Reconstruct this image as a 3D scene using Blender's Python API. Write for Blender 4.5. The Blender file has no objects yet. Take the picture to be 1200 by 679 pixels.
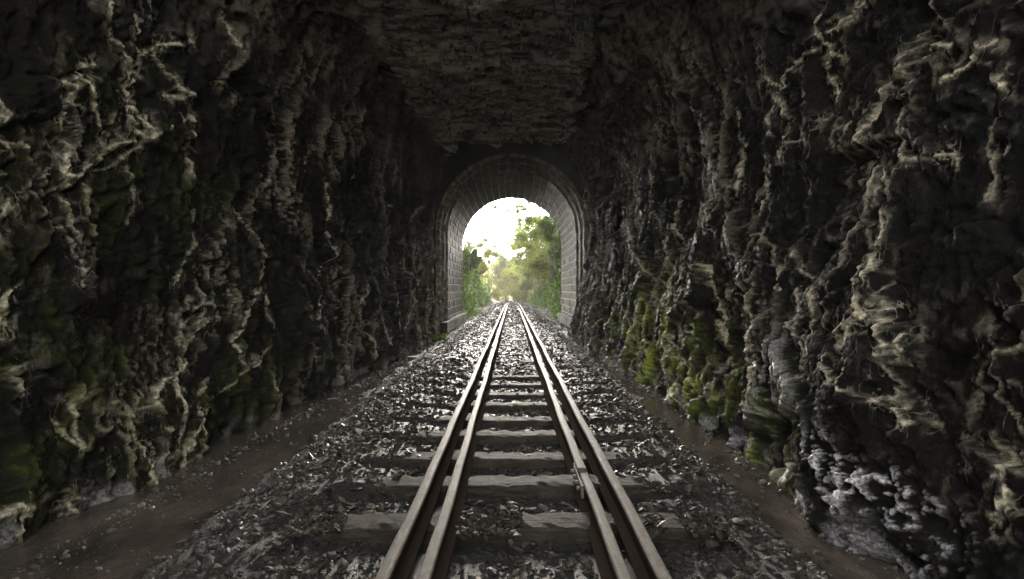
import bpy, math, numpy as np
from mathutils import Vector
R = np.random.RandomState(7)
rad = math.radians
sc = bpy.context.scene
col = sc.collection
EYE = 1.233
FPX = 640.0      # focal length in photo pixels (1200 wide)

# ------------------------------------------------------------------ noise
def _h(ix, iy, iz, s=0):
    n = (ix.astype(np.int64) * 374761393 + iy.astype(np.int64) * 668265263 + iz.astype(np.int64) * 2147483647 % 1000003 * 1274126177 + s * 974711) & 0xFFFFFFFF
    n = ((n ^ (n >> 13)) * 1274126177) & 0xFFFFFFFF
    n = ((n ^ (n >> 16)) * 2246822519) & 0xFFFFFFFF
    return n ^ (n >> 15)
def _hf(ix, iy, iz, s=0):
    return (_h(ix, iy, iz, s) & 0xFFFFFF) / float(0xFFFFFF)
def noise(x, y, z, s=0):
    """smooth gradient-like value noise in about -1..1"""
    x0, y0, z0 = np.floor(x), np.floor(y), np.floor(z)
    fx, fy, fz = x - x0, y - y0, z - z0
    out = 0
    u = fx*fx*fx*(fx*(fx*6-15)+10); v = fy*fy*fy*(fy*(fy*6-15)+10); w = fz*fz*fz*(fz*(fz*6-15)+10)
    for i in (0, 1):
        for j in (0, 1):
            for k in (0, 1):
                hh = _h(x0+i, y0+j, z0+k, s)
                gx = (hh & 1023) / 511.5 - 1; gy = ((hh >> 10) & 1023) / 511.5 - 1; gz = ((hh >> 20) & 1023) / 511.5 - 1
                d = gx*(fx-i) + gy*(fy-j) + gz*(fz-k)
                out = out + d * (u if i else 1-u) * (v if j else 1-v) * (w if k else 1-w)
    return out * 1.5
def fbm(x, y, z, o=4, s=0, g=.5):
    a, t, f = 1., 0, 1.
    for i in range(o):
        t = t + a * noise(x*f, y*f, z*f, s+i*17); a *= g; f *= 2.03
    return t
def ridged(x, y, z, o=3, s=0, g=.5):
    a, t, f = 1., 0, 1.
    for i in range(o):
        t = t + a * (1 - np.abs(noise(x*f, y*f, z*f, s+i*13)) * 2.2); a *= g; f *= 2.1
    return t
def cells(x, y, z, s=0):
    """cellular noise -> F1, F2, and a random tilted plane value of the nearest cell (chunky facets)"""
    x0, y0, z0 = np.floor(x), np.floor(y), np.floor(z)
    f1 = np.full(x.shape, 9.); f2 = np.full(x.shape, 9.); val = np.zeros(x.shape)
    for i in (-1, 0, 1):
        for j in (-1, 0, 1):
            for k in (-1, 0, 1):
                cx, cy, cz = x0+i, y0+j, z0+k
                px = cx + _hf(cx, cy, cz, s+1); py = cy + _hf(cx, cy, cz, s+2); pz = cz + _hf(cx, cy, cz, s+3)
                dx, dy, dz = x-px, y-py, z-pz
                d = np.sqrt(dx*dx + dy*dy + dz*dz)
                h = .6*(_hf(cx, cy, cz, s+4) - .5) + (_hf(cx, cy, cz, s+5)-.5)*dx*2.6 + (_hf(cx, cy, cz, s+6)-.5)*dy*2.6 + (_hf(cx, cy, cz, s+7)-.5)*dz*2.6
                m = d < f1
                f2 = np.where(m, f1, np.minimum(f2, d)); f1 = np.where(m, d, f1); val = np.where(m, h, val)
    return f1, f2, val
sstep = lambda a, b, x: (lambda t: t*t*(3-2*t))(np.clip((x-a)/(b-a), 0, 1))

# ------------------------------------------------------------------ object helpers
def tag(o, label=None, cat=None, group=None, kind=None):
    if label: o['label'] = label
    if cat: o['category'] = cat
    if group: o['group'] = group
    if kind: o['kind'] = kind
    return o
def link(name, verts, faces, mat, parent=None, smooth=False, attrs=None, loc=None):
    me = bpy.data.meshes.new(name)
    verts = np.asarray(verts, dtype=np.float64)
    if isinstance(faces, np.ndarray):
        n, k = faces.shape
        me.vertices.add(len(verts)); me.vertices.foreach_set('co', verts.ravel())
        me.loops.add(n*k); me.loops.foreach_set('vertex_index', faces.ravel().astype(np.int32))
        me.polygons.add(n); me.polygons.foreach_set('loop_start', np.arange(0, n*k, k, dtype=np.int32))
        me.update(calc_edges=True)
    else:
        me.from_pydata(verts.tolist(), [], faces)
    me.polygons.foreach_set('use_smooth', [smooth]*len(me.polygons))
    if attrs:
        for k, v in attrs.items():
            a = me.attributes.new(k, 'FLOAT', 'POINT'); a.data.foreach_set('value', np.asarray(v, dtype=np.float32))
    me.materials.append(mat); me.update()
    o = bpy.data.objects.new(name, me); col.objects.link(o)
    if parent: o.parent = parent
    if loc is not None: o.location = loc
    return o
def empty(name, loc=(0, 0, 0)):
    o = bpy.data.objects.new(name, None); o.empty_display_size = .1; col.objects.link(o); o.location = loc; return o
def grid_faces(nr, nc, keep=None):
    i = np.arange(nr*nc).reshape(nr, nc)
    f = np.stack([i[:-1, :-1], i[:-1, 1:], i[1:, 1:], i[1:, :-1]], -1).reshape(-1, 4)
    if keep is not None: f = f[keep.reshape(-1)]
    return f
class MB:
    def __init__(s): s.v = []; s.f = []; s.n = 0
    def add(s, v, f):
        s.v += [tuple(p) for p in v]; s.f += [tuple(i+s.n for i in q) for q in f]; s.n += len(v)
    def box(s, c, d, ax=None, jit=0):
        cx, cy, cz = c; dx, dy, dz = (q/2 for q in d)
        v = [(cx+a*dx+(R.rand()-.5)*jit, cy+b*dy+(R.rand()-.5)*jit, cz+e*dz+(R.rand()-.5)*jit) for a in (-1, 1) for b in (-1, 1) for e in (-1, 1)]
        s.add(v, [(0, 1, 3, 2), (4, 6, 7, 5), (0, 4, 5, 1), (2, 3, 7, 6), (0, 2, 6, 4), (1, 5, 7, 3)])
    def tube(s, pts, rads, n=7):
        pts = [Vector(p) for p in pts]; rings = []
        for i, p in enumerate(pts):
            d = (pts[min(i+1, len(pts)-1)] - pts[max(i-1, 0)]).normalized()
            a = d.cross(Vector((0, 0, 1)) if abs(d.z) < .9 else Vector((0, 1, 0))).normalized(); b = d.cross(a)
            rings.append([p + (a*math.cos(2*math.pi*k/n) + b*math.sin(2*math.pi*k/n))*rads[i] for k in range(n)])
        v = [q for r in rings for q in r]
        f = [(i*n+k, i*n+(k+1) % n, (i+1)*n+(k+1) % n, (i+1)*n+k) for i in range(len(pts)-1) for k in range(n)]
        f += [tuple(range(n))[::-1], tuple((len(pts)-1)*n+k for k in range(n))]
        s.add(v, f)
    def build(s, name, mat, parent=None, smooth=False): return link(name, s.v, s.f, mat, parent, smooth)

# ------------------------------------------------------------------ materials
class NT:
    def __init__(s, name):
        s.m = bpy.data.materials.new(name); s.m.use_nodes = True; s.t = s.m.node_tree; s.n = s.t.nodes; s.l = s.t.links
        s.b = s.n['Principled BSDF']; s.out = s.n['Material Output']
    def node(s, typ, **kw):
        n = s.n.new(typ)
        for k, v in kw.items():
            if k in n.inputs: n.inputs[k].default_value = v
            else: setattr(n, k, v)
        return n
    def ln(s, a, b): s.l.new(a, b)
    def coord(s, scale=(1, 1, 1), geo=True):
        g = s.node('ShaderNodeNewGeometry') if geo else s.node('ShaderNodeTexCoord')
        m = s.node('ShaderNodeMapping'); m.inputs['Scale'].default_value = scale
        s.ln(g.outputs['Position'] if geo else g.outputs['Object'], m.inputs['Vector']); return m.outputs[0]
    def noise(s, vec, scale, detail=6, rough=.6, dist=0):
        n = s.node('ShaderNodeTexNoise'); n.inputs['Scale'].default_value = scale; n.inputs['Detail'].default_value = detail
        n.inputs['Roughness'].default_value = rough; n.inputs['Distortion'].default_value = dist
        s.ln(vec, n.inputs['Vector']); return n.outputs['Fac']
    def ramp(s, fac, stops):
        r = s.node('ShaderNodeValToRGB'); e = r.color_ramp.elements
        while len(e) < len(stops): e.new(.5)
        for q, (p, c) in zip(e, stops): q.position = p; q.color = (c + (1,)) if len(c) == 3 else c
        s.ln(fac, r.inputs[0]); return r.outputs[0]
    def rng(s, fac, a, b, c, d):
        r = s.node('ShaderNodeMapRange'); r.inputs[1].default_value = a; r.inputs[2].default_value = b
        r.inputs[3].default_value = c; r.inputs[4].default_value = d; s.ln(fac, r.inputs[0]); return r.outputs[0]
    def mix(s, fac, a, b, mode='MIX'):
        n = s.node('ShaderNodeMix'); n.data_type = 'RGBA'; n.blend_type = mode
        for q, i in ((fac, 0), (a, 6), (b, 7)):
            if isinstance(q, (int, float)): n.inputs[i].default_value = q
            elif isinstance(q, tuple): n.inputs[i].default_value = q + (1,)
            else: s.ln(q, n.inputs[i])
        return n.outputs[2]
    def math(s, op, a, b=0.):
        n = s.node('ShaderNodeMath'); n.operation = op
        for q, i in ((a, 0), (b, 1)):
            if isinstance(q, (int, float)): n.inputs[i].default_value = q
            else: s.ln(q, n.inputs[i])
        return n.outputs[0]
    def attr(s, name):
        n = s.node('ShaderNodeAttribute'); n.attribute_name = name; return n.outputs['Fac']
    def bump(s, h, strength=.5, dist=.02):
        n = s.node('ShaderNodeBump'); n.inputs['Strength'].default_value = strength; n.inputs['Distance'].default_value = dist
        s.ln(h, n.inputs['Height']); s.ln(n.outputs[0], s.b.inputs['Normal']); return n
    def setc(s, c):
        if isinstance(c, tuple): s.b.inputs['Base Color'].default_value = c + (1,)
        else: s.ln(c, s.b.inputs['Base Color'])
    def setr(s, r):
        if isinstance(r, (int, float)): s.b.inputs['Roughness'].default_value = r
        else: s.ln(r, s.b.inputs['Roughness'])

def rock_mat(name, strata=False):
    t = NT(name)
    p = t.coord()
    big = t.noise(p, 1.1, 5, .6)
    fine = t.noise(t.coord((1, 1, .55) if not strata else (.16, 1.2, 1.2)), 9 if not strata else 6.5, 9, .66, .5)
    grain = t.noise(p, 70, 6, .7)
    pale = None
    if strata: base = t.ramp(fine, [(.36, (.03, .029, .028)), (.47, (.21, .205, .195)), (.58, (.82, .80, .75))])
    else: base = t.ramp(fine, [(.38, (.003, .0028, .0025)), (.56, (.0075, .0069, .006)), (.70, (.05, .045, .036))])
    tint = t.ramp(big, [(.35, (.9, .92, .95)), (.6, (1.1, 1.0, .88))])
    def net(sc_, vz, wid, dist):
        nn = t.noise(t.coord((1, 1, vz)), sc_, 3, .55, dist)
        return t.rng(t.math('ABSOLUTE', t.math('SUBTRACT', nn, .5)), 0, wid, 1, 0)
    zn = t.attr('zone')
    netw = t.math('MULTIPLY', net(5.5, .33, .012, 1.0), .8)
    netw = t.math('MULTIPLY', netw, zn)
    base = t.mix(t.math('MULTIPLY', t.attr('pale'), t.rng(fine, .4, .6, .15, 1)), base, (.20, .18, .15)) if not strata else base
    c = t.mix(1.0, base, tint, 'MULTIPLY')
    v = t.math('MAXIMUM', t.attr('vein_highlight'), netw); brk = t.rng(t.noise(p, 38, 6, .75), .36, .56, 0, 1)
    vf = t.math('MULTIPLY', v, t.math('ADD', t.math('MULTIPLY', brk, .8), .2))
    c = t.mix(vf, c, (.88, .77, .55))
    mo = t.math('MULTIPLY', t.attr('moss'), t.rng(grain, .35, .6, .25, 1))
    c = t.mix(mo, c, (.42, .52, .05))
    c = t.mix(t.math('MULTIPLY', t.attr('pale_highlight'), t.rng(t.noise(p, 55, 5, .7), .4, .58, .15, 1)), c, (.85, .80, .79))
    t.setc(c)
    lm = t.attr('pale_highlight')
    t.setr(t.math('MAXIMUM', t.math('SUBTRACT', t.rng(t.noise(p, 5, 4), .3, .7, .5, .9), t.math('MULTIPLY', lm, .4)), .2))
    t.ln(t.math('ADD', .07, t.math('MULTIPLY', t.attr('pale_highlight'), .6)), t.b.inputs['Specular IOR Level'])
    h = t.math('ADD', t.math('MULTIPLY', fine, 1.0), t.math('MULTIPLY', grain, .5))
    h = t.math('ADD', h, t.math('MULTIPLY', vf, .4))
    t.bump(h, .9, .035)
    return t.m
M = {}
M['rock'] = rock_mat('rock'); M['strata'] = rock_mat('strata', True)

t = NT('slate'); p = t.coord()
rnd = t.attr('rnd')
c = t.ramp(rnd, [(0., (.006, .0055, .005)), (.5, (.015, .013, .0105)), (.85, (.03, .026, .020)), (1., (.085, .073, .054))])
c = t.mix(t.rng(t.noise(p, 60, 6, .7), .42, .7, 0, .7), c, (.08, .07, .053)); t.setc(c); t.setr(t.rng(t.noise(p, 2.2, 3), .35, .65, .35, .8))
gp = t.node('ShaderNodeNewGeometry'); sx = t.node('ShaderNodeSeparateXYZ'); t.ln(gp.outputs['Position'], sx.inputs[0])
wet = t.math('MULTIPLY', t.rng(t.math('ABSOLUTE', sx.outputs[0]), 1.25, 1.8, .05, .8), t.rng(t.noise(p, 3, 3), .4, .6, .3, 1)); t.ln(wet, t.b.inputs['Specular IOR Level'])
t.bump(t.noise(p, 110, 6, .7), .6, .006); M['slate'] = t.m

t = NT('ballast_dirt'); p = t.coord()
n1 = t.noise(p, 22, 8, .75)
t.setc(t.ramp(n1, [(.3, (.005, .0045, .004)), (.55, (.015, .013, .011)), (.75, (.045, .039, .029))])); t.setr(.65)
t.bump(t.math('ADD', n1, t.math('MULTIPLY', t.noise(p, 95, 6, .7), .5)), 1, .04); M['dirt'] = t.m

t = NT('mud'); p = t.coord(); n1 = t.noise(p, 9, 8, .7)
t.setc(t.ramp(n1, [(.3, (.02, .0165, .013)), (.6, (.045, .038, .031)), (.8, (.09, .078, .062))])); t.setr(t.rng(t.noise(p, 4, 4), .4, .6, .12, .6)); t.bump(n1, .8, .03); M['mud'] = t.m

t = NT('water'); p = t.coord((1, .55, 1)); n1 = t.noise(p, 16, 5, .6)
t.setc(t.ramp(t.noise(p, 3.3, 6, .7), [(.35, (.018, .0145, .0115)), (.65, (.07, .056, .044))])); t.setr(t.rng(t.noise(p, 11, 6, .7), .45, .66, .03, .3)); t.b.inputs['IOR'].default_value = 1.33
t.bump(t.math('ADD', n1, t.math('MULTIPLY', t.noise(p, 60, 4, .6), .3)), .5, .02); M['water'] = t.m

t = NT('rail_steel'); p = t.coord((1, .12, 1)); n1 = t.noise(p, 70, 10, .8); n2 = t.noise(t.coord(), 14, 6, .7)
up = t.node('ShaderNodeSeparateXYZ'); g = t.node('ShaderNodeNewGeometry'); t.ln(g.outputs['Normal'], up.inputs[0])
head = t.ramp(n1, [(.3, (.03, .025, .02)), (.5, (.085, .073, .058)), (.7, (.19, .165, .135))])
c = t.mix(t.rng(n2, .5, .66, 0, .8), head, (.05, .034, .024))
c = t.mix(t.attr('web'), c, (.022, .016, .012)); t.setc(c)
t.ln(t.math('MULTIPLY', t.math('SUBTRACT', 1., t.attr('web')), .2), t.b.inputs['Specular IOR Level']); t.setr(t.rng(n1, .3, .7, .6, .85)); t.bump(t.math('ADD', n1, n2), .35, .004); M['rail'] = t.m

t = NT('old_wood'); p = t.coord((.16, 1, 1)); w = t.noise(p, 42, 9, .75, .6); w2 = t.noise(t.coord(), 3.5, 5, .6)
c = t.ramp(w, [(.34, (.004, .0034, .0027)), (.48, (.02, .0165, .012)), (.7, (.068, .056, .041))])
t.setc(t.mix(t.rng(w2, .4, .65, 0, .65), c, (.045, .038, .03))); t.setr(.8); t.b.inputs['Specular IOR Level'].default_value = .1; t.bump(w, 1, .02); M['wood'] = t.m

t = NT('ashlar'); p = t.coord()
c = t.ramp(t.noise(p, 7, 8, .7), [(.3, (.008, .0065, .0045)), (.5, (.02, .017, .0115)), (.75, (.055, .048, .03))])
c = t.mix(t.rng(t.noise(p, 2.1, 4), .42, .62, 0, .55), c, (.026, .032, .010)); t.setc(c); t.setr(.85); t.b.inputs['Specular IOR Level'].default_value = .1; t.bump(t.noise(p, 30, 8, .7), .8, .02); M['ashlar'] = t.m
t = NT('mortar'); p = t.coord()
t.setc(t.ramp(t.noise(p, 6, 6, .7), [(.4, (.04, .036, .025)), (.62, (.4, .375, .22))])); t.setr(.85); t.bump(t.noise(p, 50, 6, .7), .7, .01); M['mortar'] = t.m
t = NT('dark_portal_rock'); p = t.coord()
t.setc(t.ramp(t.noise(p, 4, 8, .7), [(.3, (.005, .005, .005)), (.7, (.014, .013, .012))])); t.setr(.8); t.bump(t.noise(p, 8, 8, .7), .8, .05); M['endwall'] = t.m
t = NT('bark'); p = t.coord((1, 1, .2))
t.setc(t.ramp(t.noise(p, 9, 6, .7), [(.35, (.10, .08, .06)), (.65, (.36, .31, .25))])); t.setr(.8); M['bark'] = t.m
t = NT('soil'); p = t.coord()
t.setc(t.ramp(t.noise(p, 2.5, 8, .7), [(.35, (.035, .03, .02)), (.55, (.07, .075, .03)), (.75, (.16, .12, .08))])); t.setr(.85); t.bump(t.noise(p, 6, 8, .7), 1, .1); M['soil'] = t.m

def leaf_mat(name, a, b, transl):
    t = NT(name); c = t.ramp(t.attr('rnd'), [(0., a), (1., b)])
    t.setc(c); t.setr(.5); t.b.inputs['Specular IOR Level'].default_value = .3
    tr = t.node('ShaderNodeBsdfTranslucent'); t.ln(t.mix(1., c, (1.5, 1.5, .7), 'MULTIPLY'), tr.inputs['Color'])
    mx = t.node('ShaderNodeMixShader'); mx.inputs[0].default_value = transl
    t.ln(t.b.outputs[0], mx.inputs[1]); t.ln(tr.outputs[0], mx.inputs[2]); t.ln(mx.outputs[0], t.out.inputs['Surface'])
    return t.m
M['leaf_dark'] = leaf_mat('leaf_dark', (.05, .072, .022), (.14, .16, .035), .55)
M['leaf_green'] = leaf_mat('leaf_green', (.03, .06, .014), (.085, .135, .028), .5)
M['leaf_gold'] = leaf_mat('leaf_gold', (.12, .13, .022), (.30, .28, .05), .55)
M['leaf_pale'] = leaf_mat('leaf_pale', (.06, .07, .035), (.12, .14, .06), .45)

# ------------------------------------------------------------------ rock bore
# y stations, finer near the camera
ys = [-1.2]
while ys[-1] < 16.2:
    y = ys[-1]
    if y < 1.2: d = .06 if y > -.5 else .35
    else: d = min(max(y*y/(546*2.4)*1.4, .009), .04)
    ys.append(y+d)
ys = np.array(ys)
# cross-section control points (x, z) from the left foot over the roof to the right foot
CP = np.array([(-2.78, -.55), (-2.74, .3), (-2.80, 1.2), (-2.86, 2.2), (-2.80, 3.3), (-2.55, 4.4), (-2.2, 5.2), (-1.75, 5.52),
               (-.8, 5.56), (.3, 5.6), (1.3, 5.52), (1.62, 5.42), (1.72, 4.95), (2.1, 4.55), (2.34, 3.8), (2.4, 2.8), (2.3, 1.9), (2.12, 1.1), (2.02, .4), (1.93, -.15), (1.9, -.55)])
seg = np.sqrt((np.diff(CP, axis=0)**2).sum(1)); cum = np.r_[0, np.cumsum(seg)]
NT_ = int(cum[-1] / .0115)
tt = np.linspace(0, cum[-1], NT_)
# Catmull-Rom through the control points
def cr(tq):
    k = np.clip(np.searchsorted(cum, tq, side='right')-1, 0, len(seg)-1); u = ((tq-cum[k])/seg[k])[:, None]
    P = np.vstack([2*CP[0]-CP[1], CP, 2*CP[-1]-CP[-2]]); a, b, c_, d = P[k], P[k+1], P[k+2], P[k+3]
    return .5*((2*b) + (-a+c_)*u + (2*a-5*b+4*c_-d)*u*u + (-a+3*b-3*c_+d)*u**3)
prof = cr(tt); tan = np.gradient(prof, axis=0); tan /= np.linalg.norm(tan, axis=1)[:, None]
nrm = np.stack([tan[:, 1], -tan[:, 0]], 1)     # points inwards
T_L, T_R = cum[6]-.25, cum[11]                  # seams between wall, ceiling and wall
Y, PX = np.meshgrid(ys, prof[:, 0]); _, PZ = np.meshgrid(ys, prof[:, 1]); _, TT = np.meshgrid(ys, tt)
NX = np.repeat(nrm[:, :1], len(ys), 1); NZ = np.repeat(nrm[:, 1:], len(ys), 1)
k = np.clip((Y-3)/11, 0, 1)
leftm = TT < (T_L + .3)
X = np.where(PX < 0, PX*(1.0 - .19*k*(1-sstep(3, 5.2, PZ)*.45)), PX*(1 - .04*k))
X = np.where((PX > 0) & (PZ < 4.8), X + .10*np.exp(-((Y-8)/3.)**2)*(1-PZ/6) - .07*k, X)
Z = PZ.copy()
isceil = (TT > T_L) & (TT < T_R)
wL = 1 - sstep(T_L-.5, T_L+.3, TT); wR = sstep(T_R-.3, T_R+.3, TT); wW = wL + wR; wC = 1-wW
# displacement (positive = into the bore)
D = .15*fbm(X*.45+3, Y*.45, Z*.4, 2, 1)
wx, wy, wz = [.12*noise(X*1.6, Y*1.6, Z*1.6, q) for q in (40, 41, 42)]
f1, f2, v = cells((X+wx)*1.1, (Y+wy)*1.25, (Z+wz)*.8, 5); D += .12*v*(1+.4*wC)
f1, f2, v = cells((X+wx)*3.0, (Y+wy)*3.4, (Z+wz)*1.9, 9); low = sstep(.3, 1.6, Z)
D += .06*v*(1+.2*wC)
# keep fracture faces no steeper than broken rock: chisel the field along and up the walls
def limit(D, h, s, ax):
    A = D if ax else D.T
    for i in range(1, A.shape[1]): A[:, i] = np.minimum(A[:, i], A[:, i-1]+s*h[i-1])
    for i in range(A.shape[1]-2, -1, -1): A[:, i] = np.minimum(A[:, i], A[:, i+1]+s*h[i])
    return D
Dl = D.copy()
for _ in range(2): Dl = limit(limit(Dl, np.diff(ys), 1.4, 1), np.diff(tt), 2.0, 0)
D = wW*Dl + wC*D
D -= .035*np.exp(-((f2-f1)/.045)**2)*sstep(-.2, .3, noise(X, Y, Z, 44))
f1, f2, v = cells((X+wx)*8, (Y+wy*.6)*8.5, (Z+wz)*5.5, 13); D += .020*v*(1+.4*wC)
def blur(a, n):
    for ax in (0, 1):
        c = np.cumsum(np.concatenate([np.repeat(a.take([0], ax), n+1, ax), a, np.repeat(a.take([-1], ax), n, ax)], ax), ax, dtype=np.float64)
        a = (c.take(range(2*n+1, c.shape[ax]), ax) - c.take(range(0, c.shape[ax]-2*n-1), ax))/(2*n+1)
    return a
# vertical flutes on the walls
fl = ridged(X*1.1+wx*1.6, (Y+wy*.55+.12*noise(X, Y*2, Z*2.4, 77))*3.1, Z*.75, 3, 21)
msk = sstep(-.25, .35, fbm(X*.8, Y*.8, Z*.5, 2, 31))
D += wW*.018*(fl-.9)*(.35+.65*msk)
fl2 = ridged(X*2+wx, (Y+wy*.5+.05*noise(X*4, Y*5, Z*5, 78))*9.5, Z*2.2, 2, 23)
D += wW*.010*(fl2-.7)
# ceiling: thin slabs broken across the line
wv = .18*fbm(X*1.2, Y*1.6, Z, 3, 61)
q = (Y + .35*X*.3 + wv*1.4)*1.5; saw = (q-np.floor(q)); rn = _hf(np.floor(q), np.floor(X*.9+wv*2), np.floor(q)*0, 3)
D += wC*(.24*(1-saw)*rn - .09)
q = (Y + wv*.8)*11; saw = (q-np.floor(q)); rn = _hf(np.floor(q), np.floor(X*2.+wv*4), np.floor(q)*0, 8)
D += wC*.012*(1-saw)*rn
f1, f2, v = cells((X+wx)*.75, (Y+wy)*1.5, Z*1.2, 55); D += wC*.24*v
f1, f2, v = cells((X+wx*.5)*2.1, (Y+wy)*3.8, Z*2, 57); D += wC*.10*v
# rough lower right toe, lumpy
lump = .5*ridged(X*3+wx*3, Y*3+wy*3, Z*2.4, 5, 91, .65) + .7*fbm(X*6, Y*6+wx*4, Z*5, 4, 93, .65) + .3
toe = wR*np.exp(-((Y-3.0)/.55)**2)*np.exp(-((Z-.1)/.45)**2)
g1, g2, gv = cells(X*6.5+wx*5, Y*7+wy*5, Z*6, 96); h1, h2, hv = cells(X*15, Y*15, Z*13, 97)
D += toe*(.02+.045*gv+.016*hv+.03*(ridged(X*9+wx*4, Y*9+wy*4, Z*8, 4, 98, .65)-.9)) + wR*.025*(lump-.8)*sstep(1.6, .1, Z)
D += (1-.7*wC)*(.030*fbm(X*4, Y*4, Z*3, 3, 71, .6) + .022*(ridged(X*8+wx*4, Y*8+wy*4, Z*6, 4, 73, .6)-.9)) + .009*fbm(X*26, Y*26, Z*22, 3, 72, .7)
# niche high on the right before the masonry
D -= 1.0*np.exp(-((Y-13.3)/1.1)**4)*np.exp(-((Z-4.35)/.75)**4)*wR
# broken ledges where the roof meets the walls
f1, f2, v = cells((X+wx)*1.3, (Y+wy)*1.1, (Z+wz)*1.3, 58); ed_ = np.exp(-((TT-T_L-.1)/.6)**2) + np.exp(-((TT-T_R+.1)/.6)**2)
D += ed_*(.30*v + .05)
# hanging block beside the cleft
blk = np.exp(-((Y-8.8+.3*wx)/.8)**6)*np.exp(-((TT-(T_R+.62))/.40)**6); D += .48*blk*(.8+.4*noise(X*2, Y*2, Z*2, 99))
D -= .6*np.exp(-((TT-(T_R-.02))/.14)**2)*sstep(12.8, 11.5, Y)*(.5+.5*sstep(-.3, .3, noise(X, Y*1.5, Z, 3)))
D += .22*np.exp(-((Y-14.3)/.7)**2)*wL*sstep(3, 4.6, Z)
D *= sstep(-.9, .2, Z)*.45+.55

# traced mineral streaks / root lines, lit ridges also painted pale: (photo px, relative to crops) -> points on each wall
def P(s, ox, oy, *ls): return [[(a/s+ox, b/s+oy) for a, b in l] for l in ls]
LV = P(2, 0, 0, [(230,0),(240,90),(290,170),(270,200),(285,230),(340,320),(280,380),(190,415),(150,400)], [(150,150),(170,190),(240,310),(245,350),(200,410)],
  [(150,400),(165,460),(180,540),(200,600),(230,679)], [(300,10),(300,100),(320,160),(300,190),(272,205)], [(345,0),(350,130),(400,200),(430,220),(370,225),(370,300)],
  [(0,210),(30,260),(50,320),(75,350)], [(145,180),(140,270),(165,350),(150,400)], [(550,140),(545,190),(500,190)], [(500,0),(520,100),(550,140)], [(750,240),(740,340),(700,410)],
  [(760,430),(750,520),(770,600),(750,679)], [(420,270),(430,400),(460,490),(440,600),(420,660)], [(550,490),(610,600),(600,679)], [(160,150),(210,155)], [(290,170),(360,100),(410,105),(445,95)],
  [(285,230),(300,300),(330,330),(300,330)], [(245,350),(290,330)], [(300,400),(320,450),(310,520)], [(0,340),(60,330),(90,350)], [(150,540),(190,640),(185,679)], [(450,520),(470,600)], [(0,540),(40,500),(50,460)])
LV += P(2, 0, 340, [(600,0),(550,120),(560,190),(430,330),(400,420)], [(490,70),(430,190),(370,230),(300,310),(330,450)], [(150,310),(190,370),(200,230),(175,260)],
  [(740,0),(710,90),(740,170)], [(420,200),(410,300),(390,400)], [(500,200),(450,280),(460,360)], [(0,100),(30,60),(50,0)], [(0,230),(30,200)], [(95,250),(60,180)], [(620,20),(640,100),(580,180)], [(370,330),(350,400)], [(0,540),(60,500),(40,560)], [(160,480),(180,520)])
LV += P(2.34, 400, 130, [(60,480),(50,560),(80,640),(75,679)], [(130,380),(125,480),(150,560),(140,640)], [(210,260),(180,330),(190,400)], [(160,420),(200,520),(180,600)], [(75,0),(40,90),(30,200)], [(120,150),(125,220)], [(95,560),(110,640)])
RV = P(2, 800, 0, [(430,0),(340,100),(250,180),(245,230),(260,300),(230,380),(240,460)], [(330,0),(315,75),(350,100),(390,140)], [(670,0),(600,80),(530,170),(470,260),(440,320),(440,440),(430,550),(380,679)],
  [(530,240),(510,360),(550,370)], [(470,400),(520,490),(515,679)], [(460,430),(440,520),(470,600),(490,679)], [(770,90),(700,180),(650,200)], [(770,210),(780,260),(740,350),(755,400),(740,480)],
  [(130,260),(130,380),(120,500),(130,600)], [(190,360),(180,460),(165,550),(230,580),(220,679)], [(25,110),(20,220),(60,500),(75,550)], [(200,180),(240,200),(210,280),(215,320)], [(350,100),(340,180),(370,220),(340,290)],
  [(600,80),(670,60)], [(620,120),(700,115)], [(530,170),(560,240),(520,320)], [(800,340),(780,400)], [(560,360),(590,380)], [(620,380),(660,370),(670,410)], [(280,600),(300,660)], [(530,600),(520,679)], [(570,60),(540,140)], [(250,340),(300,318)], [(230,600),(200,540)])
RV += P(2.34, 660, 130, [(235,50),(250,150),(250,280),(270,400),(290,500),(280,600),(300,679)], [(190,180),(180,330),(220,450),(240,540)], [(300,220),(290,320),(330,450),(320,560),(310,679)],
  [(380,370),(350,480),(370,560),(350,620)], [(350,480),(300,560),(270,640)], [(100,400),(110,500),(70,600)], [(150,500),(180,600),(200,679)], [(40,220),(70,330),(110,410)], [(60,200),(60,300)], [(230,520),(230,620)], [(400,420),(430,560),(425,679)])
RV += P(3.77, 700, 380, [(130,0),(155,80),(130,180),(160,270)], [(200,80),(150,150),(155,230)], [(290,0),(320,60),(260,200),(240,330)], [(345,0),(335,150),(340,300)], [(360,0),(370,150),(400,260),(440,330),(390,390)],
  [(520,0),(540,80),(500,150),(490,270),(480,330)], [(640,0),(640,120),(540,210),(520,290),(470,340)], [(420,0),(420,100)], [(470,100),(465,200)], [(300,160),(320,300),(350,360)], [(230,100),(230,180)], [(754,100),(710,200),(730,380)])
RV += P(2, 800, 340, [(380,0),(360,110),(440,200),(450,240)], [(430,70),(500,250),(560,310)], [(180,150),(190,280),(210,300)], [(540,40),(570,150),(540,290)], [(300,100),(310,160),(290,290)], [(280,0),(260,80),(300,130)], [(460,0),(520,90),(540,40)],
  [(340,0),(350,60),(330,120)], [(700,200),(690,260)], [(640,360),(650,400)], [(750,380),(760,470),(700,520)], [(590,120),(570,180)], [(480,60),(470,140)])
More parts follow.
